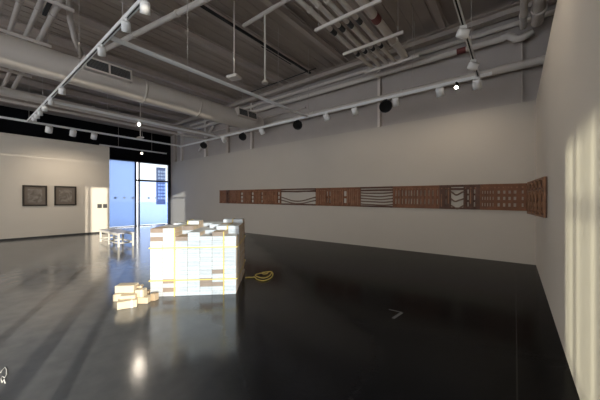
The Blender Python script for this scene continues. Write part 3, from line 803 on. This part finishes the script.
# loose coil of strap on the floor
ca, cb_, cc = Vector((0, 0, 0)), None, None
def onfloor(px, py):
    r = ray(px, py); t = -EYE / r.z
    return Vector((r.x * t, r.y * t, 0))
cp = [(245.5, 278.2), (249, 277.8), (252, 277.9), (254.6, 277.6), (257, 279.8), (262, 281.2), (267, 280.4), (271.3, 278), (272.9, 274.8), (271.3, 272.6), (268.6, 272.9), (266.8, 274.6), (262, 275.1), (257.5, 276.0),
      (255.2, 277.3), (258, 279.0), (263, 280.2), (267.8, 279.0), (270.3, 276.9), (271.6, 274.6), (269.6, 273.6), (265.5, 274.1), (261.5, 274.6)]
cp = [onfloor(*q) for q in cp]; pts = []
for i in range(len(cp) - 1):
    a0, a1, a2, a3 = cp[max(0, i - 1)], cp[i], cp[i + 1], cp[min(len(cp) - 1, i + 2)]
    for k in range(4):
        t = k / 4
        q = .5 * ((2 * a1) + (a2 - a0) * t + (2 * a0 - 5 * a1 + 4 * a2 - a3) * t * t + (3 * a1 - a0 - 3 * a2 + a3) * t ** 3)
        q.z = .012 + (.022 if i >= 12 else 0) + (.01 if i >= 8 else 0); pts.append(q)
tag(MB().tube(pts, .011, 6).build('yellow_cord', M['strap']), 'loose coil of yellow cord on the dark floor right of the carton stack', 'cord')

# ------------------------------------------------------------------ small loose pile of packs at the left front corner
def pack_obj(px, py, z, w, d, h, rz, m, label):
    tape = 'nearest' in label or 'upright' in label
    p = onfloor_z(px, py, z)
    o = empty('wrapped_pack', (p.x, p.y, z), ANG + rz, label, 'pack', 'loose packs beside the carton stack')
    MB().box(-w / 2, w / 2, -d / 2, d / 2, 0.001, h, bevel=.006).build('pack_body', M[m], o)
    if tape:
        MB().box(w * .18, w * .28, -d / 2 - .0015, d / 2 + .0015, -.0 + .002, h + .0015).build('tape_band', M['tape'], o)
    return o
def onfloor_z(px, py, z):
    r = ray(px, py); t = (z - EYE) / r.z
    return Vector((r.x * t, r.y * t, z))
pk = [
 # px, py of base centre, z, w, d, h, turn, material, label
 (127.5, 306.8, 0, .25, .16, .11, .40, 'pack', 'nearest buff pack on the floor, turned askew at the left of the loose pile'),
 (121.5, 299.5, 0, .20, .15, .11, .20, 'pack', 'buff pack on the floor at the far left, half hidden by the nearest pack'),
 (143.4, 302.2, 0, .20, .14, .095, -.06, 'pack', 'buff pack on the floor in the middle of the loose pile'),
 (146.6, 296.6, 0, .10, .10, .10, .05, 'pack2', 'small tan pack at the back right of the loose pile, by the stack corner'),
 (154.6, 300.0, 0, .085, .09, .11, -.35, 'pack2', 'narrow tan pack standing at the right end of the loose pile'),
 (129.5, 297.0, .111, .22, .20, .052, .14, 'pack', 'thin buff pack lying under the topmost pack of the loose pile'),
 (141.2, 296.2, .096, .125, .12, .115, -.05, 'pack', 'upright buff pack stacked in the middle of the loose pile'),
 (127, 291.5, .164, .28, .16, .115, .0, 'pack', 'topmost large buff pack of the loose pile'),
 (140.2, 287.2, .212, .075, .10, .035, .15, 'pack2', 'tiny flat pack on the upright one in the loose pile'),
]
for a in pk: pack_obj(*a)

# ------------------------------------------------------------------ marks on the floor
t1, t2, t3 = onfloor(389, 309.5), onfloor(402, 312.5), onfloor(393, 318.5)
def strip(mb, a, b, w):
    d = (b - a).normalized(); n = Vector((-d.y, d.x, 0)) * w / 2
    vs = [mb.bm.verts.new(p + Vector((0, 0, z))) for z in (.0008, .002) for p in (a + n, a - n, b - n, b + n)]
    for idx in ((3, 2, 1, 0), (4, 5, 6, 7), (0, 1, 5, 4), (1, 2, 6, 5), (2, 3, 7, 6), (3, 0, 4, 7)):
        mb.bm.faces.new([vs[i] for i in idx])
mb = MB(); strip(mb, t1, t2, .018); strip(mb, t2, t3, .04)  # two thin grey strips forming a bent mark on the floor
tag(mb.build('floor_mark', M['grey_mark']), 'small bent grey mark on the dark floor, right of centre', 'mark')
sq = [onfloor(a, b) + Vector((0, 0, .003)) for a, b in ((0.5, 373), (2.5, 370), (5, 367.5), (6.5, 370), (6.5, 375), (4.5, 378), (2, 376.5), (1, 379), (2.2, 383), (4, 379.5), (5.2, 383.5))]
tag(MB().tube(sq, .0035, 6).build('string_scrap', M['white_card']), 'tangled pale bit of string on the floor at the left edge', 'string')

# ------------------------------------------------------------------ sky, sun, camera
W = bpy.data.worlds.new('world'); S.world = W; W.use_nodes = True
nt = W.node_tree; bg = nt.nodes['Background']
tc = nt.nodes.new('ShaderNodeTexCoord'); sx = nt.nodes.new('ShaderNodeSeparateXYZ'); cr = nt.nodes.new('ShaderNodeValToRGB')
e = cr.color_ramp.elements; e[0].position = 0; e[0].color = (1, .95, .87, 1); e[1].position = .9; e[1].color = (.72, .82, 1, 1)
nt.links.new(tc.outputs['Generated'], sx.inputs[0]); nt.links.new(sx.outputs['Z'], cr.inputs[0]); nt.links.new(cr.outputs[0], bg.inputs['Color'])
bg.inputs['Strength'].default_value = 4.0

def sun(name, d, strength, col, ang):
    l = bpy.data.lights.new(name, 'SUN'); l.energy = strength; l.color = col; l.angle = math.radians(ang)
    o = bpy.data.objects.new(name, l); COL.objects.link(o); o.rotation_euler = Vector(d).to_track_quat('-Z', 'Y').to_euler(); o.location = (20, -10, 12)
    return o
el = math.radians(9)
sun('low_sun', (-.904 * math.cos(el), .427 * math.cos(el), -math.sin(el)), 6.0, (1, .91, .76), .35)
el = math.radians(3.2)
sun('reflected_sun', (.893 * math.cos(el), .45 * math.cos(el), -math.sin(el)), 3.2, (1, .98, .74), .7)
def portal(loc, d, w, h):
    l = bpy.data.lights.new('portal', 'AREA'); l.shape = 'RECTANGLE'; l.size = w; l.size_y = h; l.cycles.is_portal = True
    o = bpy.data.objects.new('portal', l); COL.objects.link(o); o.location = loc
    o.rotation_euler = Vector(d).to_track_quat('-Z', 'Z').to_euler()
portal((3.25, -2.65, 2.87), (-1, 0, 0), 4.9, 5.75)
portal((-7.6, YR - .25, 2.8), (0, 1, 0), 20.0, 5.6)
portal((XF - .25, 6.85, 2.0), (1, 0, 0), 4.4, 4.0)
portal((XF - .25, -6.85, 1.7), (1, 0, 0), 3.3, 3.4)

cam = bpy.data.cameras.new('camera'); co = bpy.data.objects.new('camera', cam); COL.objects.link(co); S.camera = co
cam.sensor_width = 36; cam.lens = 36 * FPX / 600; cam.clip_start = .05; cam.clip_end = 600
co.location = (0, 0, EYE); co.rotation_euler = (PI / 2, 0, math.radians(38.2))

vs = S.view_settings; S.display_settings.display_device = 'sRGB'
vs.view_transform = 'Standard'; vs.look = 'None'; vs.gamma = 1; vs.use_curve_mapping = False; vs.exposure = .22
try:
    S.cycles.use_denoising = True; S.cycles.max_bounces = 10; S.cycles.diffuse_bounces = 6; S.cycles.transparent_max_bounces = 12
    S.cycles.sample_clamp_indirect = 6; S.cycles.caustics_reflective = False; S.cycles.use_light_tree = True
except Exception: pass
